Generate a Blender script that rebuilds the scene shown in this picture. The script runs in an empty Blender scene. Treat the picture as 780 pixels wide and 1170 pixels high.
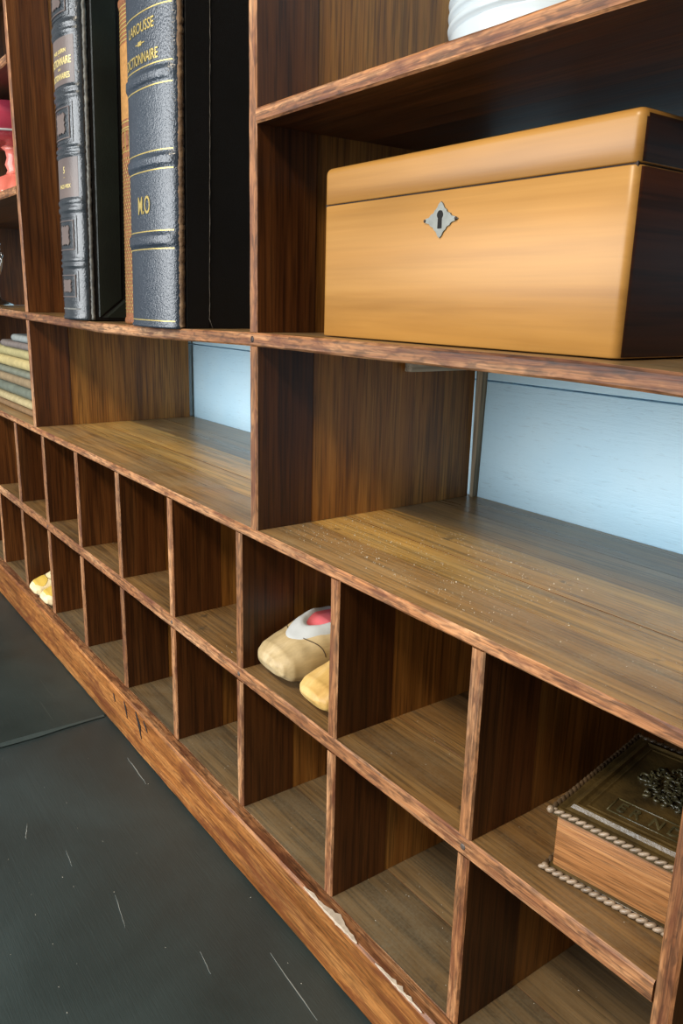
import bpy, bmesh, math, random
from mathutils import Vector, Matrix
random.seed(7)
sc = bpy.context.scene
COL = sc.collection

# ------------------------------------------------------------------ camera, world, lights, exposure
cam_d = bpy.data.cameras.new('camera'); cam = bpy.data.objects.new('camera', cam_d); COL.objects.link(cam)
cam_d.sensor_fit = 'VERTICAL'; cam_d.sensor_height = 36.0; cam_d.lens = 910.47/1170*36.0
cam_d.clip_start = 0.01
R0, R1, R2 = (0.5883, 0.8082, 0.0248), (0.219, -0.1297, -0.9671), (-0.7784, 0.5744, -0.2533)
cam.matrix_world = Matrix(((R0[0], -R1[0], -R2[0], 0.6925), (R0[1], -R1[1], -R2[1], -0.3795), (R0[2], -R1[2], -R2[2], 0.614), (0, 0, 0, 1)))
sc.camera = cam

world = bpy.data.worlds.new('world'); sc.world = world; world.use_nodes = True
bg = world.node_tree.nodes['Background']; bg.inputs[0].default_value = (0.90, 0.95, 1.0, 1); bg.inputs[1].default_value = 0.30

def area(name, loc, target, sx, sy, power, color):
    l = bpy.data.lights.new(name, 'AREA'); l.shape = 'RECTANGLE'; l.size = sx; l.size_y = sy; l.energy = power; l.color = color
    o = bpy.data.objects.new(name, l); COL.objects.link(o); o.location = loc
    o.rotation_euler = (Vector(target)-Vector(loc)).to_track_quat('-Z', 'Y').to_euler()
    return o
area('window_light', (-0.65, -2.7, 0.95), (0.1, 0.1, 0.5), 3.2, 1.7, 135, (0.95, 0.98, 1.0))
area('ceiling_lamp_light', (0.45, -1.35, 2.05), (0.1, 0.0, 0.4), 0.35, 0.35, 36, (1.0, 0.84, 0.62))
sc.view_settings.view_transform = 'Standard'; sc.view_settings.look = 'None'
sc.view_settings.exposure = 0.0; sc.view_settings.gamma = 1.0; sc.view_settings.use_curve_mapping = False

# ------------------------------------------------------------------ materials
def lin(c):
    return tuple(((v/255)/12.92 if v/255 <= .04045 else ((v/255+.055)/1.055)**2.4) for v in c)+(1,)
class NT:
    def __init__(s, name):
        s.m = bpy.data.materials.new(name); s.m.use_nodes = True; s.t = s.m.node_tree; s.b = s.t.nodes['Principled BSDF']
        s.tc = s.t.nodes.new('ShaderNodeTexCoord'); s.oi = s.t.nodes.new('ShaderNodeObjectInfo')
        w = s.math('MULTIPLY', s.oi.outputs['Random'], 41.0); s.w = w
    def link(s, a, b): s.t.links.new(a, b)
    def math(s, op, a, b=None, clamp=False):
        n = s.t.nodes.new('ShaderNodeMath'); n.operation = op; n.use_clamp = clamp
        for i, v in enumerate((a, b)):
            if v is None: continue
            if isinstance(v, (int, float)): n.inputs[i].default_value = v
            else: s.link(v, n.inputs[i])
        return n.outputs[0]
    def noise(s, scale, mul=(1, 1, 1), detail=4, rough=.55, dist=0.0):
        mp = s.t.nodes.new('ShaderNodeMapping'); mp.inputs['Scale'].default_value = mul
        s.link(s.tc.outputs['Object'], mp.inputs['Vector'])
        n = s.t.nodes.new('ShaderNodeTexNoise'); n.noise_dimensions = '4D'
        n.inputs['Scale'].default_value = scale; n.inputs['Detail'].default_value = detail
        n.inputs['Roughness'].default_value = rough; n.inputs['Distortion'].default_value = dist
        s.link(mp.outputs[0], n.inputs['Vector']); s.link(s.w, n.inputs['W'])
        return n.outputs[0]
    def ramp(s, fac, stops):
        r = s.t.nodes.new('ShaderNodeValToRGB'); e = r.color_ramp.elements
        while len(e) < len(stops): e.new(.5)
        for i, (p, c) in enumerate(stops):
            e[i].position = p; e[i].color = c
        s.link(fac, r.inputs[0]); return r.outputs[0]
    def mix(s, mode, fac, a, b):
        n = s.t.nodes.new('ShaderNodeMix'); n.data_type = 'RGBA'; n.blend_type = mode
        for i, v in ((0, fac), (6, a), (7, b)):
            if isinstance(v, (int, float)): n.inputs[i].default_value = v
            elif isinstance(v, tuple): n.inputs[i].default_value = v
            else: s.link(v, n.inputs[i])
        return n.outputs[2]
    def bump(s, h, strength=.3, dist=.001):
        n = s.t.nodes.new('ShaderNodeBump'); n.inputs['Strength'].default_value = strength; n.inputs['Distance'].default_value = dist
        s.link(h, n.inputs['Height']); s.link(n.outputs[0], s.b.inputs['Normal'])
    def done(s, col=None, rough=.5, metal=0, spec=.5):
        if col is not None:
            if isinstance(col, tuple): s.b.inputs['Base Color'].default_value = col
            else: s.link(col, s.b.inputs['Base Color'])
        if isinstance(rough, (int, float)): s.b.inputs['Roughness'].default_value = rough
        else: s.link(rough, s.b.inputs['Roughness'])
        s.b.inputs['Metallic'].default_value = metal; s.b.inputs['Specular IOR Level'].default_value = spec
        return s.m
def g(v): return (v, v, v, 1)
def wood(name, cols, axis, rough=.45, dust=None, dustamt=.5, stain=.55, across=46, fleck=0, var=.3, spec=.4, bump=.25, pore=.8, patch=None, spots=None):
    n = NT(name)
    def m(al, ac): return tuple(al if i == 'xyz'.index(axis) else ac for i in range(3))
    g1 = n.noise(1, m(across*.05, across), 6, .62, .7)
    g2 = n.noise(1, m(across*.22, across*9), 3, .6, .2)
    g3 = n.noise(1, m(3.0, 9), 3, .55, .4)
    c = n.ramp(g1, [(.30, lin(cols[0])), (.5, lin(cols[1])), (.70, lin(cols[2]))])
    pr = n.ramp(g2, [(.38, g(.38)), (.52, g(1.0)), (.68, g(1.25))])
    c = n.mix('MULTIPLY', pore, c, pr)
    st = n.ramp(g3, [(.33, g(stain)), (.58, g(1.05))])
    c = n.mix('MULTIPLY', 1.0, c, st)
    if fleck:
        f = n.noise(1, m(60, 240), 2, .5, .8)
        c = n.mix('MULTIPLY', fleck, c, n.ramp(f, [(.38, g(.35)), (.55, g(1.15))]))
    if patch:
        c = n.mix('MIX', n.math('MULTIPLY', n.ramp(n.noise(1, m(14, 60), 4, .65, .6), [(.50, g(0)), (.64, g(1))]), .7), c, lin(patch))
    if spots:
        c = n.mix('MIX', n.math('MULTIPLY', n.ramp(n.noise(1, m(30, 48), 4, .6, .5), [(.64, g(0)), (.70, g(1))]), .7), c, lin(spots))
    if dust:
        d1 = n.noise(9, (1, 1.6, 1), 5, .65, .3); d2 = n.noise(420, (1, 1, 1), 2, .5)
        dm = n.math('MULTIPLY', n.ramp(d1, [(.36, g(.12)), (.66, g(1))]), n.ramp(d2, [(.3, g(.45)), (.7, g(1))]))
        c = n.mix('MIX', n.math('MULTIPLY', dm, dustamt), c, lin(dust))
    v = n.math('ADD', n.math('MULTIPLY', n.oi.outputs['Random'], var), 1-var/2)
    n2 = n.t.nodes.new('ShaderNodeCombineColor')
    for i in range(3): n.link(v, n2.inputs[i])
    c = n.mix('MULTIPLY', 1.0, c, n2.outputs[0])
    n.bump(n.math('ADD', n.math('MULTIPLY', g2, .6), g1), bump, .0006)
    r = n.math('ADD', n.math('MULTIPLY', g1, .22), rough-.11)
    return n.done(c, r, 0, spec)
def leather(name, col, col2, rough=.42, grain=900, bump=.5, spec=.5, sc2=14):
    n = NT(name); v = n.noise(grain, (1, 1, .8), 2, .5); b = n.noise(sc2, (1, 1, 1), 4, .6)
    c = n.mix('MIX', n.ramp(b, [(.35, g(0)), (.7, g(1))]), lin(col), lin(col2))
    n.bump(v, bump, .0008); return n.done(c, rough, 0, spec)
def plain(name, col, rough=.5, metal=0, spec=.5, var=.12, scale=30, bump=0):
    n = NT(name); b = n.noise(scale, (1, 1, 1), 4, .6)
    c = n.mix('MULTIPLY', 1.0, lin(col), n.ramp(b, [(.3, g(1-var)), (.7, g(1))]))
    if bump: n.bump(n.noise(scale*14, (1, 1, 1), 3, .6), bump, .0008)
    return n.done(c, rough, metal, spec)

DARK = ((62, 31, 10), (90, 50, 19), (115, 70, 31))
MIDW = ((112, 68, 24), (152, 100, 42), (178, 126, 60))
TOPW = ((118, 82, 42), (158, 116, 64), (184, 142, 86))
EDGE = ((102, 58, 31), (156, 106, 66), (196, 150, 108))
M = {}
for ax in 'xyz':
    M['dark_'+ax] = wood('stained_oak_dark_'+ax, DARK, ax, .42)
    M['mid_'+ax] = wood('stained_oak_brown_'+ax, MIDW, ax, .42)
    M['edge_'+ax] = wood('worn_oak_edge_'+ax, EDGE, ax, .55, stain=.72, across=90, fleck=.7, bump=.8, patch=(90, 47, 29))
M['top'] = wood('dusty_oak_top', TOPW, 'x', .30, dust=(170, 158, 130), dustamt=.5, stain=.62, var=.36, across=40)
M['top_light'] = wood('dusty_oak_top_golden', ((166, 120, 54), (208, 160, 82), (224, 184, 108)), 'x', .30, spots=(60, 46, 30), dust=(176, 160, 128), dustamt=.45, stain=.62, var=.2, across=40)
M['mid_top'] = wood('brown_oak_shelf_top', ((92, 62, 30), (130, 94, 50), (156, 118, 68)), 'x', .42, dust=(136, 124, 100), dustamt=.4, stain=.55, across=60, spots=(30, 24, 18))
M['floor_shelf'] = wood('grimy_oak_shelf', ((76, 56, 34), (110, 86, 54), (136, 108, 70)), 'x', .5, spots=(52, 42, 34), dust=(126, 118, 98), dustamt=.6, stain=.5)
M['plinth'] = wood('orange_oak_plinth', ((112, 62, 26), (158, 100, 48), (188, 130, 72)), 'x', .4, stain=.5, across=80, fleck=.35, patch=(100, 52, 28))
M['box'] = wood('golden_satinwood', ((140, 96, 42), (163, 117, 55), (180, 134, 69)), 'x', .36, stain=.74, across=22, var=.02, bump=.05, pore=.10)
M['box_y'] = wood('darker_box_side', ((44, 20, 9), (62, 30, 14), (78, 40, 20)), 'y', .55, stain=.86, across=26, var=.02, bump=.08)  # end faces of the box, a much darker brown than its front
M['box_in'] = wood('box_shadow_gap', ((30, 16, 8), (40, 22, 10), (50, 28, 14)), 'x', .7)
M['clog'] = wood('pale_bare_wood', ((152, 132, 94), (184, 162, 120), (204, 184, 146)), 'y', .5, stain=.8, across=40, var=.05, bump=.05, pore=.12)
M['clog_y'] = wood('yellow_poplar_wood', ((182, 140, 74), (202, 164, 94), (216, 182, 118)), 'y', .45, stain=.88, across=30, var=.05, bump=.05, pore=.12)
M['clog_c'] = wood('cream_painted_wood', ((216, 192, 140), (236, 216, 168), (244, 230, 190)), 'y', .45, stain=.85, across=30, var=.05, bump=.05, pore=.12)
M['clog_patch'] = plain('yellow_toe_paint', (226, 190, 84), .4)
M['white_rim'] = plain('white_felt_rim', (188, 192, 192), .8, bump=.5, scale=60)
M['pink'] = plain('pink_lining', (240, 118, 128), .6, scale=40)
M['groove'] = plain('dark_groove', (60, 44, 26), .8)
M['brass_nail'] = plain('dull_iron_nail', (104, 92, 84), .55, .5)
M['dark_nail'] = plain('dark_iron_nail', (62, 52, 48), .5, .6)
M['nickel'] = plain('dull_nickel', (128, 130, 124), .5, .55, var=.3, scale=120)
M['black'] = plain('black_void', (8, 7, 6), .9)
M['leather_blue'] = leather('navy_grained_leather', (33, 42, 54), (46, 57, 69), .29, 520, 1.0, .8)
M['leather_ink'] = leather('ink_blue_leather', (25, 34, 41), (48, 52, 56), .24, 500, .7, .8, 40)
M['leather_label'] = leather('brown_label_leather', (84, 73, 70), (108, 95, 90), .38, 500, .3)
M['leather_black'] = leather('black_cloth_cover', (10, 10, 10), (16, 16, 17), .6, 1200, .25, .3)
M['leather_green'] = leather('dark_green_cover', (20, 28, 25), (30, 40, 35), .38, 500, .3)
M['leather_worn'] = leather('rubbed_brown_leather', (72, 52, 36), (124, 98, 70), .7, 300, 1.0, .3, 90)
M['leather_grey'] = leather('scuffed_grey_leather', (70, 72, 72), (120, 120, 114), .5, 300, 1.0, .4, 120)
M['leather_brown'] = leather('tooled_brown_leather', (110, 66, 38), (150, 96, 56), .4, 300, .8, .5, 150)
M['gold'] = plain('gold_leaf', (214, 190, 112), .35, .55, var=.35, scale=400)
M['gold_tan'] = plain('gold_tan_panel', (196, 142, 76), .42, .3, var=.4, scale=260)
M['gold_bright'] = plain('bright_gold_leaf', (240, 222, 150), .4, .2, var=.3, scale=300)
M['fray'] = plain('frayed_cloth_edge', (120, 116, 108), .8, var=.6, scale=300)
M['pages'] = plain('aged_pages', (196, 176, 134), .8, var=.3, scale=200)
def wallpaint():
    n = NT('pale_blue_paint'); a = n.noise(1, (6, 1, 90), 5, .65, .5); b = n.noise(8, (1, 1, 1), 3, .5); f = n.noise(1, (60, 1, 420), 3, .7, .6)
    c = n.mix('MIX', n.ramp(b, [(.3, g(0)), (.7, g(1))]), lin((178, 218, 239)), lin((194, 226, 241)))
    c = n.mix('MULTIPLY', .35, c, n.ramp(f, [(.30, g(.55)), (.42, g(1))]))
    n.bump(n.math('ADD', a, f), .5, .0012); return n.done(c, .55)
M['wall'] = wallpaint()
M['batten'] = wood('weathered_batten', ((150, 136, 112), (178, 162, 134), (196, 180, 152)), 'z', .7)
M['cleat'] = wood('grey_cleat', ((120, 112, 98), (150, 142, 126), (176, 168, 150)), 'y', .7)
def floorpaint():
    n = NT('black_painted_plywood'); a = n.noise(5, (1, 1, 1), 5, .6, .5); f = n.noise(1, (40, 700, 1), 3, .7, .3); h = n.noise(1, (4, 90, 1), 4, .6, .4)
    s1 = n.noise(1, (7, 330, 1), 2, .5, .2)
    c = n.ramp(a, [(.3, lin((50, 63, 64))), (.7, lin((68, 84, 86)))])
    c = n.mix('MIX', n.math('MULTIPLY', n.ramp(f, [(.60, g(0)), (.80, g(1))]), .22), c, lin((112, 118, 116)))
    c = n.mix('MIX', n.math('MULTIPLY', n.ramp(s1, [(.72, g(0)), (.76, g(1))]), .16), c, lin((140, 146, 142)))
    n.bump(n.math('ADD', f, h), .35, .0006)
    r = n.math('ADD', n.math('MULTIPLY', a, .3), .34); return n.done(c, r, 0, .45)
M['floor'] = floorpaint()
M['scratch'] = plain('pale_scratch', (150, 154, 150), .7)
M['crumb'] = plain('plaster_crumb', (206, 200, 184), .8)
M['chip'] = plain('chipped_pale_wood', (206, 190, 170), .7, var=.4, scale=160)
M['blackmark'] = plain('black_wax_mark', (30, 20, 16), .6)
M['pot'] = plain('white_glazed_ceramic', (180, 192, 199), .2, var=.03)
M['pinkglass'] = plain('rose_pink_glaze', (176, 62, 82), .12, var=.1)
M['coral'] = plain('coral_glaze', (236, 130, 112), .2, var=.1)
M['silver'] = plain('bright_silver', (220, 218, 212), .2, 1.0)
M['album_side'] = wood('tan_leather_fore_edge', ((124, 80, 42), (154, 104, 60), (176, 128, 80)), 'x', .42, stain=.85, across=160, var=.03, bump=.6)
M['album_cover'] = leather('dark_bronze_leather', (52, 42, 24), (92, 74, 40), .3, 420, .5, .6, 40)
M['album_relief'] = leather('dark_embossed_leather', (52, 50, 34), (88, 80, 52), .28, 500, .5, .6, 60)
M['rope'] = plain('waxed_pale_cord', (158, 138, 116), .3, var=.6, scale=130)
M['rope_dark'] = plain('dark_cord', (92, 74, 54), .35, var=.5, scale=130)

# ------------------------------------------------------------------ helpers
def link(name, me, mats, parent=None, kind=None, loc=None):
    o = bpy.data.objects.new(name, me); COL.objects.link(o)
    for m in (mats if isinstance(mats, (list, tuple)) else [mats]):
        if len(me.materials) < (len(mats) if isinstance(mats, (list, tuple)) else 1): me.materials.append(M[m] if isinstance(m, str) else m)
    if parent is not None: o.parent = parent
    if kind: o['kind'] = kind
    if loc: o.location = loc
    return o
def mesh(name, v, f, fm=None, smooth=False, recalc=True):
    me = bpy.data.meshes.new(name); me.from_pydata([tuple(p) for p in v], [], f)
    if fm: me.polygons.foreach_set('material_index', fm)
    if recalc:
        b = bmesh.new(); b.from_mesh(me); bmesh.ops.recalc_face_normals(b, faces=b.faces); b.to_mesh(me); b.free()
    if smooth: me.polygons.foreach_set('use_smooth', [True]*len(me.polygons))
    me.update(); return me
def thing(name, label, cat, loc=(0, 0, 0), group=None, rz=0):
    o = bpy.data.objects.new(name, None); COL.objects.link(o); o.location = loc; o.rotation_euler = (0, 0, rz)
    o.empty_display_size = .05
    o['label'] = label; o['category'] = cat
    if group: o['group'] = group
    return o
def tag(o, label, cat, group=None):
    o['label'] = label; o['category'] = cat
    if group: o['group'] = group
    return o
def sweep(secs, fmrow, cap=True):
    n = len(secs[0]); v = [p for s in secs for p in s]; f = []; fm = []
    for i in range(len(secs)-1):
        for j in range(n):
            k = (j+1) % n; f.append((i*n+j, i*n+k, (i+1)*n+k, (i+1)*n+j)); fm.append(fmrow[j])
    if cap:
        f.append(tuple(range(n))[::-1]); fm.append(0); f.append(tuple((len(secs)-1)*n+j for j in range(n))); fm.append(0)
    return v, f, fm
rj = random.Random(3)
def board(name, x, y, z, axis, mats, parent, ch=.0012, jit=.0005, seg=.025, zoff=None, kind=None, link_it=True):
    """a plank: chamfered, slightly nicked front edge.  mats = [faces, front edge, upper face]"""
    (x0, x1), (y0, y1), (z0, z1) = x, y, z
    a0, a1 = (x0, x1) if axis == 'x' else (z0, z1)
    n = max(2, int((a1-a0)/seg)); secs = []
    for i in range(n+1):
        a = a0+(a1-a0)*i/n; J = lambda: (rj.random()-.5)*2*jit - (jit*2.2 if rj.random() < .05 else 0)*0
        e = [abs(J()) for _ in range(4)]
        if axis == 'x':
            dz = zoff(a) if zoff else 0
            secs.append([(a, y0+ch+e[0], z0+dz), (a, y1, z0+dz), (a, y1, z1+dz), (a, y0+ch+e[1], z1+dz), (a, y0+e[2]*.4, z1-ch-e[2]+dz), (a, y0+e[3]*.4, z0+ch+e[3]+dz)])
        else:
            secs.append([(x0, y0+ch+e[0], a), (x0, y1, a), (x1, y1, a), (x1, y0+ch+e[1], a), (x1-ch-e[2], y0+e[2]*.4, a), (x0+ch+e[3], y0+e[3]*.4, a)])
    fr = [0, 0, 2 if (axis == 'x' and len(mats) > 2) else 0, 1, 1, 1]
    v, f, fm = sweep(secs, fr)
    me = mesh(name, v, f, fm)
    if not link_it:
        for m in mats: me.materials.append(M[m])
        return me
    return link(name, me, mats, parent, kind)
def box_mesh(name, lo, hi, bev=0, seg=2):
    b = bmesh.new(); bmesh.ops.create_cube(b, size=1)
    for v in b.verts: v.co = Vector([(lo[i]+hi[i])/2+v.co[i]*(hi[i]-lo[i]) for i in range(3)])
    if bev: bmesh.ops.bevel(b, geom=list(b.edges), offset=bev, segments=seg, profile=.5, affect='EDGES')
    me = bpy.data.meshes.new(name); b.to_mesh(me); b.free()
    if bev: me.polygons.foreach_set('use_smooth', [True]*len(me.polygons)); 
    return me
def lathe(name, prof, n=64, wob=None):
    v = []; f = []
    for r, z in prof:
        for j in range(n):
            a = 2*math.pi*j/n; rr = r*(wob(a, z) if wob else 1); v.append((rr*math.cos(a), rr*math.sin(a), z))
    for i in range(len(prof)-1):
        for j in range(n):
            k = (j+1) % n; f.append((i*n+j, i*n+k, (i+1)*n+k, (i+1)*n+j))
    f.append(tuple(range(n))); f.append(tuple((len(prof)-1)*n+j for j in range(n)))
    return mesh(name, v, f, None, True)
def tube(name, pts, rad, n=8):
    secs = []; P = [Vector(p) for p in pts]
    up = Vector((.13, .21, .97))
    for i, p in enumerate(P):
        t = (P[min(i+1, len(P)-1)]-P[max(i-1, 0)]).normalized(); u = t.cross(up).normalized(); w = t.cross(u)
        r = rad[i] if isinstance(rad, (list, tuple)) else rad
        secs.append([p+(u*math.cos(2*math.pi*j/n)+w*math.sin(2*math.pi*j/n))*r for j in range(n)])
    v, f, fm = sweep(secs, [0]*n); return mesh(name, v, f, None, True)

# ------------------------------------------------------------------ key dimensions (metres; z = 0 is the floor)
Z = .385                                     # underside of the counter board above the cubbies
S = .17                                      # pitch of the cubbies
ZB, ZM0, ZM1 = Z-.3186, Z-.1662, Z-.1502     # bottom shelf top, middle shelf
ZC = Z+.0105                                 # counter top
Z10, Z11 = Z+.1883, Z+.2008                  # shelf that carries books and box
ZT0, ZT1 = Z+.3778, Z+.3902                  # shelf above the box
U = (-1.4696, -.7179, .0315, .7855); TH = .0064
XL, XR = -1.4760, .7919
WY = .3000                                   # face of the painted wall
PJ = .065                                    # joint between the two planks of a partition
def sag(x):
    P = ((-1.6, .003), (-.9, .004), (-.72, .001), (-.5, -.003), (-.37, -.005), (-.2, -.004), (.03, 0), (.40, .0002), (.5, -.0025), (.79, -.001), (.9, 0))
    for (a, u), (b, w) in zip(P, P[1:]):
        if a <= x <= b:
            t = (x-a)/(b-a); return u+(w-u)*t
    return 0

# ------------------------------------------------------------------ setting
wall = link('wall_back', box_mesh('wall_back', (-4, WY+.014, 0), (4, WY+.12, 2.6)), 'wall', kind='structure')
zj = [0, .17, .352, Z+.1475-.0, .715, .9, 1.085, 1.27, 1.455, 1.64, 1.825, 2.01, 2.2, 2.4, 2.6]
for a, b in zip(zj, zj[1:]):
    link('board', box_mesh('board', (-4, WY, a+.0009), (4, WY+.0138, b-.0009), .0008, 1), 'wall', wall)
floor = link('floor', box_mesh('floor', (-4, -4, -.06), (4, WY, -.012)), 'floor', kind='structure')
fx = [-4, -2.835, -1.615, -.395, .825, 2.045, 3.265, 4]
for i, (a, b) in enumerate(zip(fx, fx[1:])):
    dz = -.0012 if i % 2 else 0.0
    for c, d in ((-4, -2.44), (-2.44, WY)):
        link('panel', box_mesh('panel', (a+.0006, c+.0006, -.0118), (b-.0006, d-.0006, dz), .0008, 1), 'floor', floor)
M['seam'] = plain('worn_seam_paint', (64, 78, 77), .45, var=.3, scale=50)
n = 24; sv = []; sf = []
for i in range(n):
    y = -1.2+(1.2-.016)*(i/(n-1))**.6; w = .010*(.6+.5*rj.random()) if y < -.06 else .005
    sv += [(-.395-w*.6, y, -.0010), (-.395+w, y, .0001), (-.395-w*.2, y, .00035)]
for i in range(n-1):
    for j in range(3): k = (j+1) % 3; sf.append((i*3+j, i*3+k, i*3+3+k, i*3+3+j))
link('seam_filler', mesh('seam_filler', sv, sf), 'seam', floor)
def scratch(a, b, w, z=0.0):
    A, B = Vector((*a, z)), Vector((*b, z)); d = (B-A).normalized(); nrm = Vector((-d.y, d.x, 0)); n = 9; v = []; f = []
    for i in range(n):
        t = i/(n-1); p = A.lerp(B, t)+nrm*(rj.random()-.5)*w*1.5; ww = w*(.25+math.sin(math.pi*t)*(.5+.6*rj.random()))
        v += [p+nrm*ww/2+Vector((0, 0, .0003)), p-nrm*ww/2+Vector((0, 0, .0003)), p+Vector((0, 0, -.001))]
    for i in range(n-1):
        for j in range(3): k = (j+1) % 3; f.append((i*3+j, i*3+k, i*3+3+k, i*3+3+j))
    link('scratch', mesh('scratch', v, f), 'scratch', floor)
for a, b, w in (((-.265, -.030), (-.192, -.033), .0008), ((.140, -.045), (.229, -.050), .0007), ((-.195, -.183), (-.166, -.192), .0007), ((-.02, -.14), (.03, -.148), .0005),
                ((.10, -.10), (.13, -.104), .0004), ((-.12, -.16), (-.09, -.163), .0004)):
    scratch(a, b, w, -.0012)

# ------------------------------------------------------------------ the bookcase
bc = thing('bookcase', 'large reddish-brown oak bookcase with open shelves above two rows of cubbyholes', 'bookcase')
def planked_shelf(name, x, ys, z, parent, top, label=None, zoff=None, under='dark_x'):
    """a shelf: front plank is the part, the planks behind it are its sub-parts"""
    root = None
    for i, (a, b) in enumerate(zip(ys, ys[1:])):
        dz = 0 if i == 0 else (rj.random()-.5)*.0004
        o = board(name if i == 0 else 'plank', x, (a, b-.0002), (z[0]+dz, z[1]+dz), 'x', [under, 'edge_x' if i == 0 else under, 'top_light' if (name == 'counter_shelf' and i in (1, 2)) else top], root or parent, ch=.0014 if i == 0 else .0002, jit=.0007 if i == 0 else .0001, zoff=zoff)
        if i == 0: root = o
    return root
def nail(parent, x, z, y=0, m='brass_nail', r=.0026):
    me = lathe('nail', [(r, 0), (r, .0002), (r*.8, .0005), (r*.3, .0006)], 14)
    me.transform(Matrix.Translation((x, y+.0002, z)) @ Matrix.Rotation(math.pi/2, 4, 'X'))
    link('nail', me, m, parent)
# plinth, bottom shelf, middle shelf, counter
D3X = .5040                                  # the one divider that runs through both rows
pl = board('plinth_board', (XL, XR), (-.0140, -.0002), (.0, ZB+.0004), 'x', ['plinth', 'plinth', 'edge_x'], bc, ch=.0022, jit=.0008)
bot = planked_shelf('bottom_shelf', (XL, XR), (0, .07, .15, .225, WY-.006), (ZB-.013, ZB), bc, 'floor_shelf')
mid = planked_shelf('middle_shelf', (XL, D3X-TH-.0003), (0, .075, .155, .23, WY-.006), (ZM0, ZM1), bc, 'mid_top')
cnt = planked_shelf('counter_shelf', (XL, XR), (0, .064, .112, .172, .235, WY-.0012), (Z, ZC), bc, 'top')
shelf1 = planked_shelf('shelf', (XL, XR), (0, .10, .20, WY-.006), (Z10, Z11), bc, 'top', zoff=sag)
shelf2 = planked_shelf('shelf', (U[2]+TH+.0004, U[3]-TH), (0, .12, WY-.006), (ZT0, ZT1), bc, 'top')
for a, b in ((Z+.386, Z+.399), (Z+.576, Z+.590)):
    planked_shelf('shelf', (U[0]+TH, U[1]-TH-.0004), (0, .12, WY-.006), (a, b), bc, 'top')
ZTOP = 1.25
planked_shelf('top_board', (XL, XR), (-.026, .12, WY-.006), (ZTOP, ZTOP+.014), bc, 'top')
# cubby dividers: one pair of planks per row, copied along
def divider_meshes(z0, z1):
    return (board('divider', (-TH, TH), (.0005, PJ), (z0, z1), 'z', ['dark_z', 'edge_z'], None, ch=.0013, jit=.0006, link_it=False),
            board('rear_plank', (-TH+.0005, TH-.0005), (PJ+.0005, WY-.008), (z0, z1), 'z', ['mid_z', 'mid_z'], None, ch=.0004, jit=.0001, link_it=False))
for k in range(-8, 5):
    rows = [(ZM1+.0002, Z-.0002), (ZB+.0002, ZM0-.0002)] if k < 3 else [(ZB+.0002, Z-.0002)]
    for r in rows:
        a, b = divider_meshes(*r)
        o = link('divider', a, [], bc, loc=(D3X if k == 3 else k*S, 0, 0)); link('rear_plank', b, [], o)
    if k in (2, 0, -1, -4): nail(mid, k*S, (ZM0+ZM1)/2, 0)
# tall partitions
for i, ux in enumerate(U):
    for a, b in ((ZC, Z10+sag(ux)), (Z11+sag(ux), ZTOP)):
        o = board('partition', (ux-TH, ux+TH), (.0006, PJ), (a+.0003, b-.0003), 'z', ['dark_z', 'edge_z'], bc, ch=.0013, jit=.0005)
        board('rear_plank', (ux-TH+.0006, ux+TH-.0006), (PJ+.0005, .289), (a+.0003, b-.0003), 'z', ['mid_z', 'mid_z'] if i else ['dark_z', 'dark_z'], o, ch=.0004, jit=.0001)
    board('partition', (ux-TH, ux+TH), (.0006, PJ), (.0003, ZB-.0135), 'z', ['dark_z', 'edge_z'], bc)
for i, ux in enumerate(U): nail(shelf1, ux, (Z10+Z11)/2+sag(ux), 0, 'dark_nail', .0030)
for a, b in ((XL, XR),):
    link('back_panel', box_mesh('back_panel', (a, WY-.0055, .0), (b, WY-.0015, Z-.001), .0005, 1), 'dark_z', bc)
# batten on the wall and cleat under the shelf
v = [(.0390, .2915, ZC), (.0435, .2915, ZC), (.0480, .2915, Z10-.001), (.0370, .2915, Z10-.001)]
v += [(x, WY-.0004, z) for x, _, z in v]
link('batten', mesh('batten', v, [(0, 1, 2, 3), (4, 5, 6, 7), (0, 1, 5, 4), (1, 2, 6, 5), (2, 3, 7, 6), (3, 0, 4, 7)]), 'batten', bc)
link('cleat', box_mesh('cleat', (U[2]+TH+.0002, .182, Z+.1605), (U[2]+TH+.012, .288, Z10-.0004), .0008, 1), 'cleat', bc)
# chipped lip and wax marks of the plinth, stain of the counter
def patch_strip(name, parent, pts, wid, z, mat, axis='top'):
    n = len(pts); v = []; f = []
    for i, (x, y) in enumerate(pts):
        w = wid*(.25+.9*rj.random())*math.sin(math.pi*(i+.4)/(n))
        if axis == 'top': v += [(x, y, z), (x, y+w, z+.0004), (x, y+w*.6, z-.001), (x, y-.0003, z-w*.5)]
    for i in range(n-1):
        for j in range(4): k = (j+1) % 4; f.append((i*4+j, i*4+k, i*4+4+k, i*4+4+j))
    link(name, mesh(name, v, f), mat, parent)
patch_strip('chip', pl, [(.150+i*.0045, -.0138+rj.random()*.0006) for i in range(20)], .0075, ZB+.0006, 'chip')
patch_strip('chip', pl, [(.262+i*.004, -.0138) for i in range(16)], .0035, ZB+.0006, 'chip')
def wax(pts):
    n = len(pts); secs = [[(x-w, -.0146, z), (x, -.0150, z+w*.3), (x+w, -.0146, z), (x, -.0136, z-w*.3)] for x, z, w in pts]
    v, f, fm = sweep(secs, [0]*4); link('wax_mark', mesh('wax_mark', v, f), 'blackmark', pl)
wax([(-.310, ZB-.006, .001), (-.306, ZB-.012, .003), (-.303, ZB-.020, .002), (-.300, ZB-.028, .0012)])
wax([(-.268, ZB-.003, .001), (-.262, ZB-.010, .004), (-.256, ZB-.018, .005), (-.254, ZB-.028, .002), (-.250, ZB-.036, .001)])
wax([(-.240, ZB-.004, .001), (-.232, ZB-.012, .003), (-.228, ZB-.016, .001)])
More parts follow.
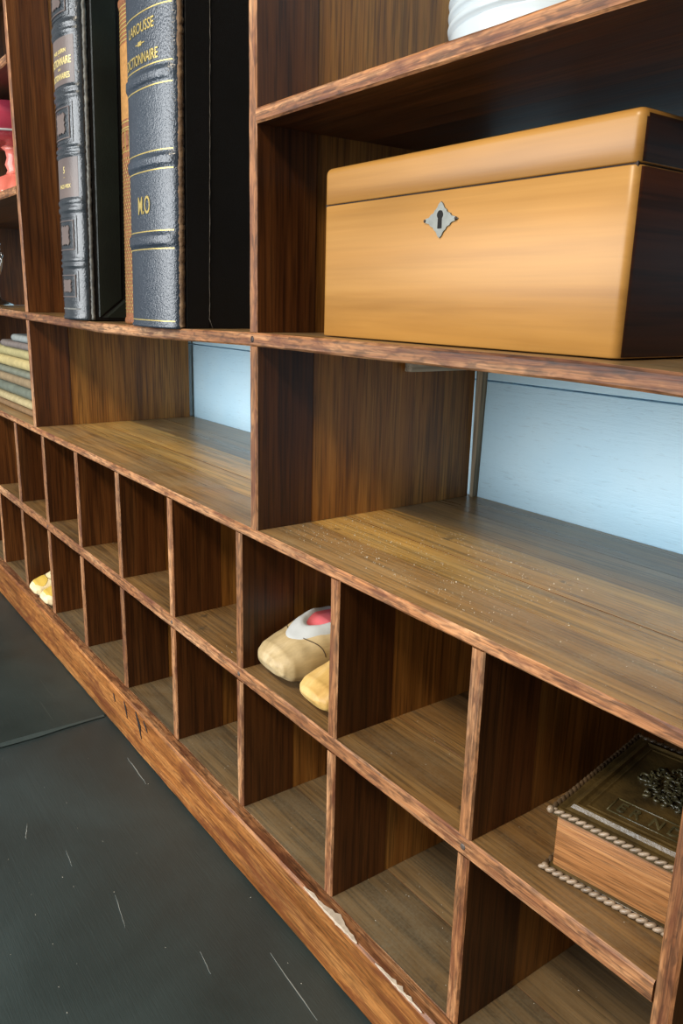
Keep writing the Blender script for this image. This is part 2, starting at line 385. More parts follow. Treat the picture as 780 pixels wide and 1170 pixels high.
wax([(-.352, ZB-.012, .001), (-.349, ZB-.018, .0022), (-.347, ZB-.023, .001)])
# crumbs of plaster nobody could count
def crumbs(name, parent, n, xs, ys, z, smin, smax):
    v = []; f = []
    for i in range(n):
        c = Vector((random.uniform(*xs), random.uniform(*ys), z)); s = random.uniform(smin, smax)*(1.8 if random.random() < .05 else 1); b = len(v)
        for p in ((1, 0, 0), (-.5, .8, 0), (-.5, -.8, 0), (0, 0, .9)): v.append(c+Vector(p)*s*random.uniform(.6, 1.2))
        f += [(b, b+1, b+3), (b+1, b+2, b+3), (b+2, b, b+3), (b, b+2, b+1)]
    o = link(name, mesh(name, v, f), 'crumb', parent, 'stuff'); return o
crumbs('plaster_crumbs', cnt, 700, (.045, .33), (.02, .17), ZC+.0001, .0002, .0006)
crumbs('plaster_crumbs', cnt, 160, (.3, .55), (.01, .25), ZC+.0001, .0002, .0005)
crumbs('plaster_crumbs', cnt, 120, (-.70, .02), (.01, .28), ZC+.0001, .00018, .0005)
crumbs('plaster_crumbs', mid, 90, (-.60, .48), (.01, .12), ZM1+.0003, .0002, .0005)
crumbs('plaster_crumbs', bot, 150, (-.60, .48), (.01, .12), ZB+.0003, .0002, .0006)
crumbs('plaster_crumbs', floor, 90, (-.8, .4), (-.35, -.02), -.001, .0003, .0008)

# ------------------------------------------------------------------ books
class Book:
    def __init__(s, name, label, cx, y, w, depth, h, bulge, shear, z, pw=2.2):
        s.root = thing(name, label, 'book', (cx, y, z)); s.w, s.d, s.h, s.b, s.sh, s.pw = w, depth, h, bulge, shear, pw; s.bumps = []
    def ys(s, x, z):
        q = min(1, abs(2*x/s.w)); y = -s.b*(1-q**s.pw)**.5
        for z0, z1, hb in s.bumps:
            m, hw = (z0+z1)/2, (z1-z0)/2; t = abs(z-m)/hw
            if t < 1.25: y -= hb*min(1, max(0, (1.25-t)/.5))*(1-q**4)**.5
        return y
    def P(s, x, y, z): return (x+s.sh*z, y, z)
    def spine(s, mat, nx=30, dz=.0022):
        secs = []; n = int(s.h/dz)
        for i in range(n+1):
            z = s.h*i/n; row = []
            for j in range(nx+1):
                a = math.pi*j/nx; x = -s.w/2*math.cos(a); row.append(s.P(x, s.ys(x, z), z))
            row += [s.P(s.w/2-.001, .006, z), s.P(-s.w/2+.001, .006, z)]; secs.append(row)
        v, f, fm = sweep(secs, [0]*len(secs[0])); s.sp = link('spine', mesh('spine', v, f, None, True), mat, s.root)
    def sbox(s, name, lo, hi, mat, parent=None, bev=.0008):
        me = box_mesh(name, lo, hi, bev, 1)
        for q in me.vertices: q.co.x += s.sh*q.co.z
        me.polygons.foreach_set('use_smooth', [False]*len(me.polygons))
        return link(name, me, mat, parent or s.root)
    def patch(s, name, x0, x1, z0, z1, off, mat, parent=None, nx=14, nz=2):
        v = []; f = []
        for lay in (0, 1):
            for i in range(nz+1):
                for j in range(nx+1):
                    x = x0+(x1-x0)*j/nx; z = z0+(z1-z0)*i/nz; v.append(s.P(x, s.ys(x, z)-(off if lay else -.0008), z))
        N = (nx+1)*(nz+1)
        for i in range(nz):
            for j in range(nx):
                a = i*(nx+1)+j; q = (a, a+1, a+nx+2, a+nx+1); f.append(q[::-1]); f.append(tuple(N+t for t in q))
        ring = list(range(nx+1))+[(i)*(nx+1)+nx for i in range(1, nz+1)]+[nz*(nx+1)+j for j in range(nx-1, -1, -1)]+[i*(nx+1) for i in range(nz-1, 0, -1)]
        for a, b in zip(ring, ring[1:]+ring[:1]): f.append((a, b, N+b, N+a))
        return link(name, mesh(name, v, f, None, False), mat, parent or s.sp)
    def frame(s, x0, x1, z0, z1, t, off, mat):
        s.patch('tooled_frame', x0, x1, z0, z0+t, off, mat, nz=1); s.patch('tooled_frame', x0, x1, z1-t, z1, off, mat, nz=1)
        s.patch('tooled_frame', x0, x0+t, z0+t, z1-t, off, mat, nx=2, nz=8); s.patch('tooled_frame', x1-t, x1, z0+t, z1-t, off, mat, nx=2, nz=8)
    def plaque(s, cx, cz, rx, rz, off, mat):
        v = []; f = []; n = 32; K = 5
        for lay in (0, 1):
            for k in range(K+1):
                for j in range(n):
                    a = 2*math.pi*j/n; q = max(abs(math.cos(a)), abs(math.sin(a))); rr = (1/q if (j % 8) not in (1, 7) else .82/q)*(.86 if (j % 8) in (2, 6, 4) else 1)
                    t = k/K; x = cx+rx*rr*t*math.cos(a); z = cz+rz*rr*t*math.sin(a); v.append(s.P(x, s.ys(x, z)-(off if lay else -.0006), z))
        N = n*(K+1)
        for k in range(K):
            for j in range(n):
                jj = (j+1) % n; q = (k*n+j, k*n+jj, (k+1)*n+jj, (k+1)*n+j); f.append(tuple(N+t for t in q))
        for j in range(n): jj = (j+1) % n; f.append((K*n+j, K*n+jj, N+K*n+jj, N+K*n+j))
        link('tooled_plaque', mesh('tooled_plaque', v, f), mat, s.sp)
    def text(s, body, cx, cz, width, height, mat='gold', off=.0005, name='gold_lettering'):
        me = text_mesh(body, width, height)
        for q in me.vertices:
            x, z = q.co.x+cx, q.co.y+cz; q.co = Vector(s.P(x, s.ys(x, z)-off-q.co.z, z))
        link(name, me, mat, s.sp)
def text_mesh(body, width, height, ext=.00012):
    c = bpy.data.curves.new('txt', 'FONT'); c.body = body; c.size = 1; c.extrude = 0; c.resolution_u = 3; c.fill_mode = 'BOTH'; c.extrude = .001; c.offset = .008
    o = bpy.data.objects.new('txt', c); COL.objects.link(o); bpy.context.view_layer.update()
    me = bpy.data.meshes.new_from_object(o.evaluated_get(bpy.context.evaluated_depsgraph_get())); bpy.data.objects.remove(o); bpy.data.curves.remove(c)
    xs = [v.co.x for v in me.vertices]; ys = [v.co.y for v in me.vertices]; x0, x1, y0, y1 = min(xs), max(xs), min(ys), max(ys)
    for v in me.vertices:
        v.co = Vector(((v.co.x-(x0+x1)/2)/(x1-x0)*width, (v.co.y-(y0+y1)/2)/(y1-y0)*height, v.co.z/.001*ext))
    me.materials.clear(); return me

# --- the thick volume lettered on brown labels
zA = Z11+sag(-.46)+.0006
A = Book('leather_book', 'thick ink-blue leather dictionary volume numbered 5 with star-tooled spine panels', -.459, .004, .088, .235, .45, .016, .058, zA)
base = Z+.1953-0
def zz(v): return v-.1950
def zA_(v): return v+Z-zA
for p0, p1 in ((.5464, .5601), (.4745, .4881), (.4065, .4167), (.3379, .3541), (.2679, .2792)):
    a, b = zA_(p0), zA_(p1); m = (a+b)/2; A.bumps += [(a, m-.0015, .0022), (m+.0015, b, .0022)]
A.bumps.append((0, .006, .0015))
A.spine('leather_ink')
for z0, z1 in ((.4905, .5440), (.3560, .4045)): A.patch('label', -.036, .038, zA_(z0), zA_(z1), .0003, 'leather_label', nx=20, nz=3)
for z0, z1 in ((.4190, .4725), (.2815, .3355), (.2200, .2655), (.5625, .6150)):
    a, b = zA_(z0), zA_(z1); A.frame(-.033, .033, a+.003, b-.003, .0014, .0008, 'leather_ink'); A.frame(-.027, .027, a+.008, b-.008, .0012, .0010, 'leather_label'); A.plaque(0, (a+b)/2, .016, (b-a)/2-.014, .0011, 'leather_label')
A.patch('worn_patch', -.03, .034, zA_(.2115), zA_(.2135), .0005, 'leather_grey')
A.text('PAUL GU\u00c9RIN', .004, zA_(.5290), .040, .0056, 'gold_bright'); A.text('DICTIONNAIRE', .003, zA_(.5170), .062, .0088, 'gold_bright')
A.text('DES', .004, zA_(.5085), .008, .0024, 'gold_bright'); A.text('DICTIONNAIRES', .003, zA_(.5000), .056, .0070, 'gold_bright'); A.text('\u2014', .004, zA_(.5240), .007, .0006)
A.text('5', .006, zA_(.3900), .0048, .0080, 'gold_bright'); A.text('\u2014', .006, zA_(.3810), .005, .0006); A.text('FACE-VIEX', .006, zA_(.3700), .036, .0048, 'gold_bright')
j = tube('joint', [A.P(.0432+rj.random()*.0005, .0032+rj.random()*.0008, .001+i*.00302) for i in range(148)], [.0026+.0007*rj.random() for i in range(148)], 8); link('joint', j, 'leather_grey', A.root)
A.sbox('back_cover', (-.0445, .007, 0), (-.0405, .235, .45), 'leather_black'); A.sbox('front_cover', (.0405, .007, 0), (.0445, .235, .45), 'leather_black')
A.sbox('page_block', (-.0400, .0068, .004), (.0400, .230, .446), 'pages')
# mitred border strips on the visible cover
def strip(q, x0, x1, name='border_strip'):
    v = [A.P(x0, y, z) for y, z in q]+[A.P(x1, y*.9+.1*(sum(p[0] for p in q)/4), z) for y, z in q]
    link(name, mesh(name, v, [(0, 1, 2, 3), (4, 5, 6, 7), (0, 1, 5, 4), (1, 2, 6, 5), (2, 3, 7, 6), (3, 0, 4, 7)]), 'leather_green', A.root)
y0, y1, z0, z1, t = .0105, .226, .004, .443, .026
strip([(y0, z0+.001), (y0+t+.008, z0+t), (y0+t+.008, z1-t), (y0, z1)], .0440, .0462); strip([(y1, z0+.001), (y1-t, z0+t), (y1-t, z1-t), (y1, z1)], .0440, .0462)
strip([(y0+.001, z0), (y1-.001, z0), (y1-t, z0+t-.0012), (y0+t+.008, z0+t-.0012)], .0440, .0458); strip([(y0+.001, z1), (y1-.001, z1), (y1-t, z1-t+.001), (y0+t+.008, z1-t+.001)], .0440, .0458)

# --- the brown gilt book squeezed behind
zB_ = Z11+sag(-.3)+.0006
Bk = Book('gilt_book', 'narrow brown gilt-tooled leather book squeezed between the two blue volumes', -.309, .031, .070, .20, .366, .012, .052, zB_)
zb = lambda v: v+Z-zB_
Bk.bumps += [(.0, .007, .002), (.359, .366, .002)]
Bk.spine('leather_brown')
for i in range(9): Bk.patch('gilt_line', -.034, .034, zb(.5175)+i*.0044, zb(.5175)+i*.0044+.0013, .0004, 'gold', nz=1)
Bk.patch('gilt_panel', -.034, .034, zb(.4350), zb(.5150), .0003, 'gold_tan', nx=18, nz=4)
for z in (.4315, .4250): Bk.patch('gilt_line', -.034, .034, zb(z), zb(z)+.0014, .0004, 'gold', nz=1)
for cx in (-.026, -.013, 0, .013): Bk.plaque(cx, zb(.4130), .0050, .0085, .0006, 'leather_brown'); Bk.frame(cx-.0060, cx+.0060, zb(.3990), zb(.4235), .0010, .0005, 'gold')
r2 = random.Random(5); v = []; f = []
for i in range(46):                                     # small gilt dashes of the tooled lattice, one part
    for c in range(10):
        x = -.0325+c*.0065+(i % 2)*.0032; z = zb(.2120)+i*.0040; b = len(v)
        for dx, dz in ((-.0018, 0), (0, -.0014), (.0018, 0), (0, .0014)): v.append(Bk.P(x+dx, Bk.ys(x+dx, z)-.0005, z+dz))
        f.append((b, b+1, b+2, b+3))
link('gilt_lattice', mesh('gilt_lattice', v, f), 'gold', Bk.sp, 'stuff')
Bk.sbox('back_cover', (-.0352, .007, 0), (-.0322, .20, .366), 'leather_brown'); Bk.sbox('front_cover', (.0322, .007, 0), (.0352, .20, .366), 'leather_brown')
Bk.sbox('page_block', (-.0318, .0068, .003), (.0318, .196, .362), 'pages')

# --- the big navy volume in front
zL = Z11+sag(-.185)+.0006
L = Book('leather_book', 'thick navy grained-leather dictionary volume lettered M.O with gold lines', -.1835, .001, .120, .255, .42, .016, .040, zL)
zl = lambda v: v+Z-zL
for p0, p1 in ((.4432, .4532), (.3626, .3733), (.2836, .2958)): L.bumps += [(zl(p0), zl(p1), .0030)]
L.bumps += [(zl(.540), zl(.551), .003), (0, .0035, .002)]
L.spine('leather_blue', nx=40)
for z in (.4578, .4385, .3768, .3588, .2984, .2802, .2050): L.patch('gold_line', -.057, .057, zl(z), zl(z)+.0011, .0003, 'gold', nx=30, nz=1)
L.patch('gold_line', -.057, .057, zl(.5080), zl(.5091), .0003, 'gold', nx=30, nz=1)
L.text('LAROUSSE', .002, zl(.4955), .062, .0098); L.text('DICTIONNAIRE', .000, zl(.4670), .078, .0100); L.text('M.O', .004, zl(.3260), .0300, .0185)
L.patch('gold_ornament', -.009, .013, zl(.4805), zl(.4815), .0004, 'gold', nz=1); L.plaque(.002, zl(.4810), .0045, .0022, .0005, 'gold')
for sx in (-1, 1):
    n = 90; me = tube('joint', [L.P(sx*(.0586+rj.random()*.0007), .0012+rj.random()*.0008, .0005+i*.00233) for i in range(2*n)], [.0032+.0007*rj.random() for i in range(2*n)], 7); link('joint', me, 'leather_worn', L.root)
L.sbox('back_cover', (-.0610, .006, 0), (-.0565, .255, .42), 'leather_black')
fc = L.sbox('front_cover', (.0565, .006, 0), (.0605, .255, .42), 'leather_black')
L.sbox('leather_strip', (.0600, .0062, .0005), (.0614, .0330, .4195), 'leather_black', fc, .0004)
n = 80; link('frayed_edge', tube('frayed_edge', [L.P(.0612, .0334+(rj.random()-.5)*.0006+(.004 if i < 2 else 0)*(2-i)/2, .001+i*.0052) for i in range(n)], [.00022+.00032*rj.random() for i in range(n)], 5), 'fray', fc)
L.sbox('page_block', (-.0560, .0066, .004), (.0560, .250, .416), 'pages')

# ------------------------------------------------------------------ the golden wooden box
zx = Z11+.0010; BX0, BX1, BY0, BY1, BH = .1085, .4090, .0245, .222, .1345
bx = thing('wooden_box', 'golden satinwood casket with a hinged lid and silver keyhole plate', 'box', ((BX0+BX1)/2, (BY0+BY1)/2, zx))
hw, hd = (BX1-BX0)/2, (BY1-BY0)/2
def rbox(name, z0, z1, rv, rt, mat):
    """box with rounded uprights; the top edge rounded by rt"""
    n = 7; loop = []
    for cxs, cys, a0 in ((1, -1, -90), (1, 1, 0), (-1, 1, 90), (-1, -1, 180)):
        for i in range(n+1):
            a = math.radians(a0+90*i/n); loop.append((cxs, cys, math.cos(a), math.sin(a)))
    def ring(ins, z): return [(cx*(hw-rv)+(rv-ins)*c, cy*(hd-rv)+(rv-ins)*s, z) for cx, cy, c, s in loop]
    secs = [ring(.0006, z0), ring(0, z0+.0007), ring(0, (z0+z1)/2)]
    if rt:
        for i in range(5): a = math.pi/2*i/4; secs.append(ring(rt*(1-math.cos(a)), z1-rt+rt*math.sin(a)))
    else: secs += [ring(0, z1-.0007), ring(.0006, z1)]
    v, f, fm = sweep(secs, [0]*len(loop)); me = mesh(name, v, f, None, True)
    try:
        for p in me.polygons:
            if len(p.vertices) > 4: p.use_smooth = False
    except Exception: pass
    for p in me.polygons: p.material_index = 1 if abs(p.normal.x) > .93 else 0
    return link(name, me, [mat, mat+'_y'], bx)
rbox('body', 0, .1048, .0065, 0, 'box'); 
link('seam', box_mesh('seam', (-hw+.0016, -hd+.0016, .1040), (hw-.0016, hd-.0016, .1066), 0), 'box_in', bx)
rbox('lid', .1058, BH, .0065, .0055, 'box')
# keyhole plate: lobed diamond, with keyhole and pins
ex, ez = .2535-(BX0+BX1)/2, Z+.2873-zx; N = 48; pts = []
for i in range(N):
    a = 2*math.pi*i/N; c, s_ = math.cos(a), math.sin(a); r = .74/(abs(c)**1.25+abs(s_)**1.25)**.8
    lobe = .30*max(0, math.cos(2*a))**10 * (1 if abs(c) > .7 else 0) + .33*max(0, -math.cos(2*a))**6
    r += lobe*.75 + .035*math.cos(12*a); pts.append((c*r*.0176, s_*r*.0118))
v = [(ex+x, -hd-.0010, ez+z) for x, z in pts]+[(ex+x*1.03, -hd+.0004, ez+z*1.03) for x, z in pts]
f = [tuple(range(N))]+[(i, (i+1) % N, N+(i+1) % N, N+i) for i in range(N)]
esc = link('keyhole_plate', mesh('keyhole_plate', v, f), 'nickel', bx)
kp = [(math.sin(a)*.0030, .0034+math.cos(a)*.0030) for a in [math.radians(140-280*i/15) for i in range(16)]]+[(-.0021, -.0058), (.0021, -.0058)]
kn = len(kp); v = [(ex+x, -hd-.00125, ez+z) for x, z in kp]+[(ex+x, -hd-.0008, ez+z) for x, z in kp]
link('keyhole', mesh('keyhole', v, [tuple(range(kn))]+[(i, (i+1) % kn, kn+(i+1) % kn, kn+i) for i in range(kn)]), 'black', esc)
for dx in (-.0158, .0158):
    me = lathe('pin', [(.0012, 0), (.0011, .0004), (.0005, .0008)], 10); me.transform(Matrix.Translation((ex+dx, -hd-.0009, ez)) @ Matrix.Rotation(math.pi/2, 4, 'X')); link('pin', me, 'dark_nail', esc)

# ------------------------------------------------------------------ white ribbed pot on the shelf above the box
pr = [(.070, 0), (.078, .001), (.082, .006), (.0840, .016), (.0850, .028)]
for i in range(11):
    z = .030+i*.0085; pr += [(.0845, z), (.0868, z+.0015), (.0874, z+.0038), (.0868, z+.0062)]
pr += [(.086, .125), (.089, .130), (.089, .136), (.084, .137), (.080, .130), (.078, .03), (.03, .02)]
tag(link('ribbed_pot', lathe('ribbed_pot', pr, 96), 'pot', loc=(.262, .132, ZT1+.0004)), 'white glazed ceramic pot with horizontal ribs on the shelf above the box', 'pot')

# ------------------------------------------------------------------ wooden clogs
def interp(P, t):
    for (a, u), (b, w) in zip(P, P[1:]):
        if a <= t <= b:
            q = (t-a)/(b-a); q = q*q*(3-2*q)*.5+q*.5; return u+(w-u)*q
    return P[-1][1]
WP = ((0, .30), (.012, .52), (.04, .74), (.10, .91), (.22, .99), (.38, 1), (.55, .88), (.68, .84), (.84, .86), (.94, .70), (1, .22))
HP = ((0, .40), (.02, .50), (.08, .62), (.2, .74), (.34, .90), (.46, 1), (.6, 1), (.8, .97), (.92, .98), (1, .80))
BP = ((0, .34), (.03, .20), (.10, .09), (.22, .02), (.35, 0), (.48, .01), (.58, .10), (.68, .08), (.72, .0), (1, 0))
def clog(name, label, loc, W, Ln, H, rz, body, lining, rim, group, line=True, patch=None):
    root = thing(name, label, 'clog', loc, group, rz); nt, na = 120, 120
    vs = []; rv = []
    for i in range(nt+1):
        t = (i/nt); t = t*t*(1.6-.6*t) if t < .5 else t; t = i/nt if i/nt > .25 else (i/nt)**1.5*2
        w = interp(WP, t)*W/2; h = interp(HP, t)*H; b = interp(BP, t)*H; mz = b+(h-b)*.45
        for j in range(na):
            a = 2*math.pi*j/na; c, s = math.cos(a), math.sin(a); e = .78
            x = w*math.copysign(abs(c)**e, c); up = (h-mz) if s > 0 else (mz-b); z = mz+up*math.copysign(abs(s)**(e if s > 0 else .55), s)
            r = 9
            if s > 0:
                r = math.hypot(x/(.64*W/2), (t-.61)/.33)
                if r < 1:
                    q = min(1, (1-r)/.30); q = q*q*(3-2*q); z = z-(.006 if rim != body else .022)*q
            vs.append((x, t*Ln, z)); rv.append(r)
    F = {'b': [], 'l': []}
    for i in range(nt):
        for j in range(na):
            k = (j+1) % na; q = (i*na+j, i*na+k, (i+1)*na+k, (i+1)*na+j); r = sum(rv[t] for t in q)/4
            F['l' if r < .95 else 'b'].append(q)
    F['b'] += [tuple(range(na)), tuple(nt*na+j for j in range(na))]
    for key, nm, mat in (('b', 'body', body), ('l', 'lining', lining)):
        me = mesh(nm, vs, F[key], None, True)
        bm = bmesh.new(); bm.from_mesh(me); bmesh.ops.delete(bm, geom=[v for v in bm.verts if not v.link_faces], context='VERTS'); bm.to_mesh(me); bm.free()
        me.polygons.foreach_set('use_smooth', [True]*len(me.polygons)); o = link(nm, me, mat, root)
        if key == 'b': bo = o
    def surf(t, a, off=.0002):
        w = interp(WP, t)*W/2+off; h = interp(HP, t)*H+off; b = interp(BP, t)*H; mz = b+(h-b)*.45; c, s = math.cos(a), math.sin(a)
        return (w*math.copysign(abs(c)**.78, c), t*Ln, mz+(h-mz)*abs(s)**.78)
    if rim != body:
        def top(x, t):
            w = interp(WP, t)*W/2; h = interp(HP, t)*H; b = interp(BP, t)*H; mz = b+(h-b)*.45; x = max(-.985*w, min(.985*w, x))
            c = (abs(x)/w)**(1/.78); return x, mz+(h-mz)*math.sqrt(1-c*c)**.78
        v = []; f = []; na2, K = 96, 9
        for i in range(na2):
            a = 2*math.pi*i/na2
            for k in range(K+1):
                r = .86+.50*k/K; t = .61+.33*r*math.cos(a)*(1 if math.cos(a) < 0 else .86); x, z = top(r*.64*W/2*math.sin(a), t); q = max(0, min(1, (1-r)/.30)); q = q*q*(3-2*q)
                v.append((x*1.01, t*Ln, z-.006*q-.0006+.0028*math.sin(math.pi*min(1, (k+.4)/(K+.4)))**.6))
        N = K+1
        for i in range(na2):
            j = (i+1) % na2
            for k in range(K): f.append((i*N+k, i*N+k+1, j*N+k+1, j*N+k))
        link('rim', mesh('rim', v, f, None, True), rim, root)
    if line:
        link('carved_line', tube('carved_line', [surf(.27+.10*abs(math.cos(a))**2-.05, a) for a in [math.radians(8+164*i/30) for i in range(31)]], .0005, 6), 'groove', bo)
    if patch:
        v = []; f = []; n = 12
        for i in range(n+1):
            for q in range(n+1):
                t = .05+.17*i/n; a = math.radians(90+(q/n-.5)*2*58*math.sin(math.pi*(.12+.76*i/n))); v.append(surf(t, a, .0006))
        for i in range(n):
            for q in range(n): k = i*(n+1)+q; f.append((k, k+1, k+n+2, k+n+1))
        link('toe_patch', mesh('toe_patch', v, f, None, True), patch, bo)
    return root
G1 = 'clogs in the cubbyholes'
clog('wooden_clog', 'pale bare-wood clog with white rim and pink lining', (.0490, .004, ZM1+.0012), .074, .155, .062, math.radians(-2), 'clog', 'pink', 'white_rim', G1)
clog('wooden_clog', 'yellow wooden clog beside the white-rimmed one', (.1265, .004, ZM1+.0012), .066, .155, .050, math.radians(-2), 'clog_y', 'clog_y', 'clog_y', G1)
clog('wooden_clog', 'small cream clog with yellow toe in the far lower cubbyhole, farther from camera', (-.776, -.012, ZB+.0012), .058, .13, .047, math.radians(-2), 'clog_c', 'clog_y', 'clog_c', G1, True, 'clog_patch')
clog('wooden_clog', 'small cream clog in the far lower cubbyhole, nearer to camera', (-.7165, -.010, ZB+.0012), .056, .13, .044, 0, 'clog_c', 'clog_y', 'clog_c', G1, True, 'clog_patch')

# ------------------------------------------------------------------ ornate leather album lying in the right cubby
al = thing('leather_album', 'thick embossed dark leather album with tan edges and corded rims lying flat', 'album', (.3975, .0235, ZM1+.0006), rz=math.radians(9.8))
AL, AD, AH = .097, .136, .0500
link('page_block', box_mesh('page_block', (.0030, .0025, .0040), (AL-.002, AD-.002, AH-.0055), .0012, 2), 'album_side', al)
link('bottom_cover', box_mesh('bottom_cover', (.0008, .0002, .0006), (AL, AD, .0040), .0008, 1), 'album_cover', al)
# lid: stepped slope up to a sunken field
def steps(x0, y0, x1, y1, prof):
    v = []; f = []
    for ins, z in prof: v += [(x0+ins, y0+ins, z), (x1-ins, y0+ins, z), (x1-ins, y1-ins, z), (x0+ins, y1-ins, z)]
    n = len(prof)
    for i in range(n-1):
        for j in range(4): k = (j+1) % 4; f.append((i*4+j, i*4+k, i*4+4+k, i*4+4+j))
    f.append((0, 3, 2, 1)); f.append(tuple((n-1)*4+j for j in range(4))); return mesh('top_cover', v, f)
lid = link('top_cover', steps(.0004, .0, AL, AD, [(0, AH-.0055), (0, AH-.002), (.003, AH-.0008), (.006, AH-.0014), (.0085, AH-.0002), (.0100, AH+.0022), (.0116, AH+.0026), (.0134, AH+.0012), (.016, AH+.0010), (.0172, AH+.0016), (.0185, AH+.0010)]), 'album_cover', al)
def cord(z, r, name, mat, edges):
    v = []; f = []; step = .0052
    for (ax, ay), (bx_, by_) in edges:
        n = int(math.hypot(bx_-ax, by_-ay)/step); d = Vector((bx_-ax, by_-ay, 0)).normalized()
        for i in range(n+1):
            c = Vector((ax+(bx_-ax)*i/n, ay+(by_-ay)*i/n, z+(rj.random()-.5)*.0003)); b = len(v); side = Vector((-d.y, d.x, 0)); up = Vector((0, 0, 1))
            la = (d*.90+up*.36+side*.2).normalized(); p1 = la.cross(side).normalized(); p2 = la.cross(p1); m = 8
            for t in (-.98, -.7, 0, .7, .98):
                rr = math.sqrt(1-t*t)*r*(.92+.16*rj.random())
                for q in range(m): aa = 2*math.pi*q/m; v.append(c+la*t*step*.78+(p1*math.cos(aa)+p2*math.sin(aa))*rr)
            for s_ in range(4):
                for q in range(m): k = (q+1) % m; f.append((b+s_*m+q, b+s_*m+k, b+s_*m+m+k, b+s_*m+m+q))
            f.append(tuple(b+q for q in range(m))[::-1]); f.append(tuple(b+4*m+q for q in range(m)))
    link(name, mesh(name, v, f, None, True), mat, al)
cord(AH-.0020, .0016, 'corded_rim', 'rope', [((0, 0), (AL, 0))]); cord(AH-.0020, .0021, 'corded_rim', 'rope_dark', [((0, .004), (0, AD)), ((0, AD), (AL, AD)), ((AL, .004), (AL, AD))])
cord(.0026, .0019, 'corded_rim', 'rope', [((-.001, -.002), (AL, -.002))]); cord(.0026, .0022, 'corded_rim', 'rope_dark', [((-.001, .002), (-.001, AD)), ((AL, .002), (AL, AD))])
for z in (AH-.002, .0028):
    me = bpy.data.meshes.new('corner_tip'); b = bmesh.new(); bmesh.ops.create_uvsphere(b, u_segments=12, v_segments=8, radius=.0026); b.to_mesh(me); b.free()
    me.polygons.foreach_set('use_smooth', [True]*len(me.polygons)); me.transform(Matrix.Translation((-.0004, -.001, z))); link('corner_tip', me, 'rope', al)
# oval cluster of embossed curls and a framed panel of worn letters
ra = random.Random(11); allv = []; allf = []
def addtube(pts, rad, store):
    me = tube('t', pts, rad, 6); o = len(store[0]); store[0].extend([tuple(q.co) for q in me.vertices]); store[1].extend([tuple(o+i for i in p.vertices) for p in me.polygons]); bpy.data.meshes.remove(me)
st = ([], []); zt = AH+.0012
for i in range(150):
    a = ra.random()*2*math.pi; q = math.sqrt(ra.random()); cx = .056+q*math.cos(a)*.027; cy = .080+q*math.sin(a)*.026
    r = ra.uniform(.0022, .0046); a0 = ra.random()*6.28; span = ra.uniform(2.2, 4.4)
    addtube([(cx+r*(1-.35*k/9)*math.cos(a0+span*k/9), cy+r*(1-.35*k/9)*math.sin(a0+span*k/9), zt+.0008*math.sin(math.pi*k/9)) for k in range(10)], [.0003+.0008*math.sin(math.pi*(k+.5)/10) for k in range(10)], st)
link('embossed_relief', mesh('embossed_relief', st[0], st[1], None, True), 'album_relief', lid)
st = ([], []); fx0, fx1, fy0, fy1 = .0285, .0800, .0225, .0400
for a, b in (((fx0, fy0), (fx1, fy0)), ((fx1, fy0), (fx1, fy1)), ((fx1, fy1), (fx0, fy1)), ((fx0, fy1), (fx0, fy0))): addtube([(*a, zt-.0002), ((a[0]+b[0])/2, (a[1]+b[1])/2, zt-.0002), (*b, zt-.0002)], .0006, st)
link('panel_frame', mesh('panel_frame', st[0], st[1], None, True), 'album_relief', lid)
me = text_mesh('E R  N D', .042, .0105, .0007); me.transform(Matrix.Translation(((fx0+fx1)/2, (fy0+fy1)/2, zt-.0002))); link('embossed_letters', me, 'album_relief', lid)

# ------------------------------------------------------------------ stacked thin books in the left bay
stack = [(.0000, .0115, -1.13, -.752, 'sn_tan', (150, 116, 76), 'tan-brown thin book at the very bottom of the horizontal stack'),
         (.0118, .0265, -1.15, -.750, 'sn_cream', (206, 188, 138), 'cream thin book second from the bottom of the horizontal stack'),
         (.0268, .0470, -1.12, -.753, 'sn_sage', (120, 128, 112), 'sage-green book third from the bottom of the horizontal stack'),
         (.0473, .0670, -1.14, -.749, 'sn_buff', (166, 142, 106), 'buff-brown book in the middle of the horizontal stack'),
         (.0673, .0800, -1.12, -.752, 'sn_grey', (132, 136, 118), 'grey-green thin book lying above the buff-brown one in the stack'),
         (.0803, .1010, -1.13, -.750, 'sn_straw', (214, 194, 132), 'straw-yellow thicker book in the upper half of the stack'),
         (.1013, .1190, -1.12, -.751, 'sn_olive', (196, 184, 128), 'pale olive-cream book just below the two grey rounded ones'),
         (.1193, .1325, -1.016, -.752, 'sn_mauve', (134, 122, 116), 'mauve-grey round-spined book second from the top of the stack'),
         (.1328, .1460, -.932, -.750, 'sn_blue', (158, 166, 164), 'short pale blue-grey book on top of the horizontal stack')]
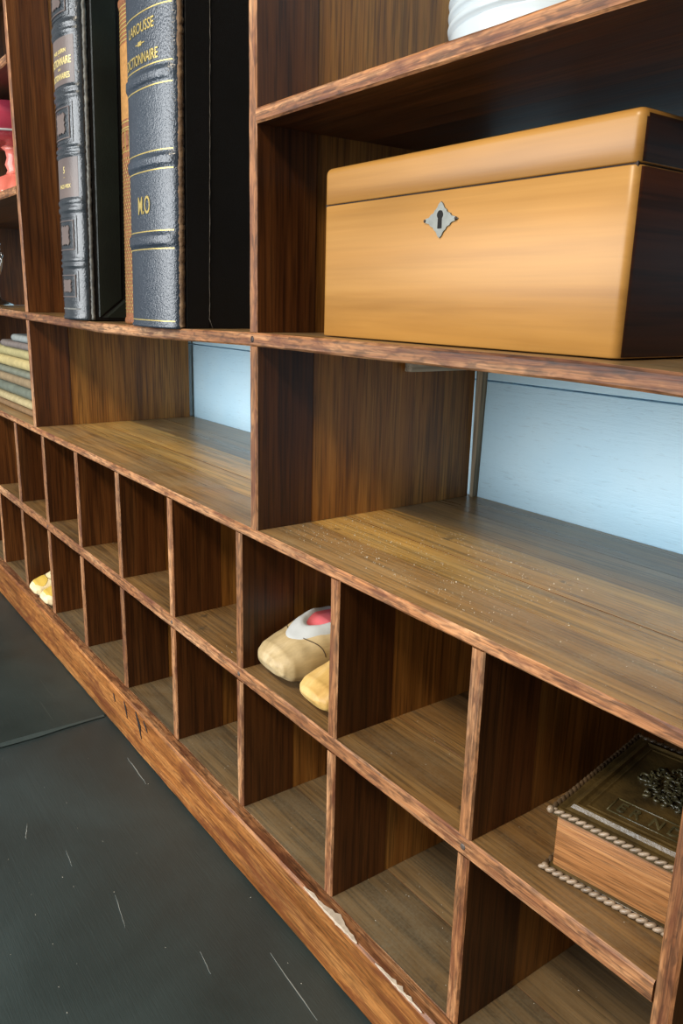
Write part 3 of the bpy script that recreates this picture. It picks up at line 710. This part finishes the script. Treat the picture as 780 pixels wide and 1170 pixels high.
for i, (a, b, xa, xb, mn, col, lab) in enumerate(stack):
    M[mn] = plain(mn.replace('sn_', 'cover_'), tuple(c*.86 for c in col), .75, var=.35, scale=70, bump=.3)
    yf = .028+(rj.random()-.5)*.006; z0 = ZC+.0008; h = b-a; t = .0012; cx = (xa+xb)/2
    root = thing('thin_book', lab, 'book', (cx, yf, z0+a), 'thin books stacked in the left bay'); hx = (xb-xa)/2
    prof = []; n = 8
    outer = [(.21, 0)]+[(h/2*(1-math.cos(math.pi*(k/n-.5))), h/2+h/2*math.sin(math.pi*(k/n-.5))) for k in range(n+1)]+[(.21, h)]
    inner = [(.21, h-t)]+[(h/2-(h/2-t)*math.cos(math.pi*(.5-k/n)), h/2+(h/2-t)*math.sin(math.pi*(.5-k/n))) for k in range(n+1)]+[(.21, t)]
    prof = outer+inner; m = 10
    secs = [[(-hx+2*hx*s/m, y+(rj.random()-.5)*.0006, z) for y, z in prof] for s in range(m+1)]
    v, f, fm = sweep(secs, [0]*len(prof), False); N = len(prof); K = len(outer)
    for s in (0, m):
        for k in range(K-1): f.append((s*N+k, s*N+k+1, s*N+N-2-k, s*N+N-1-k))
    link('cover', mesh('cover', v, f, None, True), mn, root)
    link('page_block', box_mesh('page_block', (-hx+.002, h/2*.6, t+.0001), (hx-.002, .206, h-t-.0001), 0), 'pages', root)

# ------------------------------------------------------------------ pink footed dish and silver ornament in the left bay
zg = Z+.3994
gb = thing('footed_dish', 'rose-pink glazed dish on a coral stem with scalloped foot', 'dish', (-1.012, .082, zg))
link('foot', lathe('foot', [(.064, 0), (.068, .004), (.064, .022), (.048, .040), (.024, .050), (.020, .053)], 96, lambda a, z: 1+.07*abs(math.sin(6*a))*(1 if z < .03 else .4)), 'coral', gb)
link('stem', lathe('stem', [(.020, .0532), (.017, .060), (.021, .070), (.017, .082), (.019, .094), (.026, .0998)], 32), 'coral', gb)
link('bowl', lathe('bowl', [(.03, .100), (.07, .104), (.098, .116), (.112, .136), (.116, .160), (.113, .162), (.108, .140), (.09, .118), (.03, .108)], 72), 'pinkglass', gb)
link('highlight_line', lathe('highlight_line', [(.0985, .1145), (.1005, .1160), (.1000, .1175), (.0975, .1165)], 72), 'white_rim', gb)  # white ring painting the highlight low on the bowl's underside
zs = Z11+sag(-1.1)+.0006
so = thing('silver_ornament', 'bright silver twig-like ornament with curled tips on the shelf', 'ornament', (-1.128, .055, zs))
link('base', lathe('base', [(.030, 0), (.031, .004), (.020, .010), (.008, .016), (.006, .02)], 40), 'silver', so)
link('stem', tube('stem', [(0, 0, .018), (.002, 0, .05), (-.002, 0, .09), (0, 0, .13)], [.006, .0045, .004, .002]), 'silver', so)
for z, l, up in ((.06, .062, .032), (.05, .055, .034), (.095, .05, .02)):
    for sx in (1, -1):
        link('twig', tube('twig', [(sx*l*t, -.004*math.sin(3*t), z+up*t*t+(.006*math.sin(6*t))) for t in [k/14 for k in range(15)]]+[(sx*(l+.004), 0, z+up+.008), (sx*l*.96, 0, z+up+.012)], [.0032-.0012*k/16 for k in range(17)]), 'silver', so)
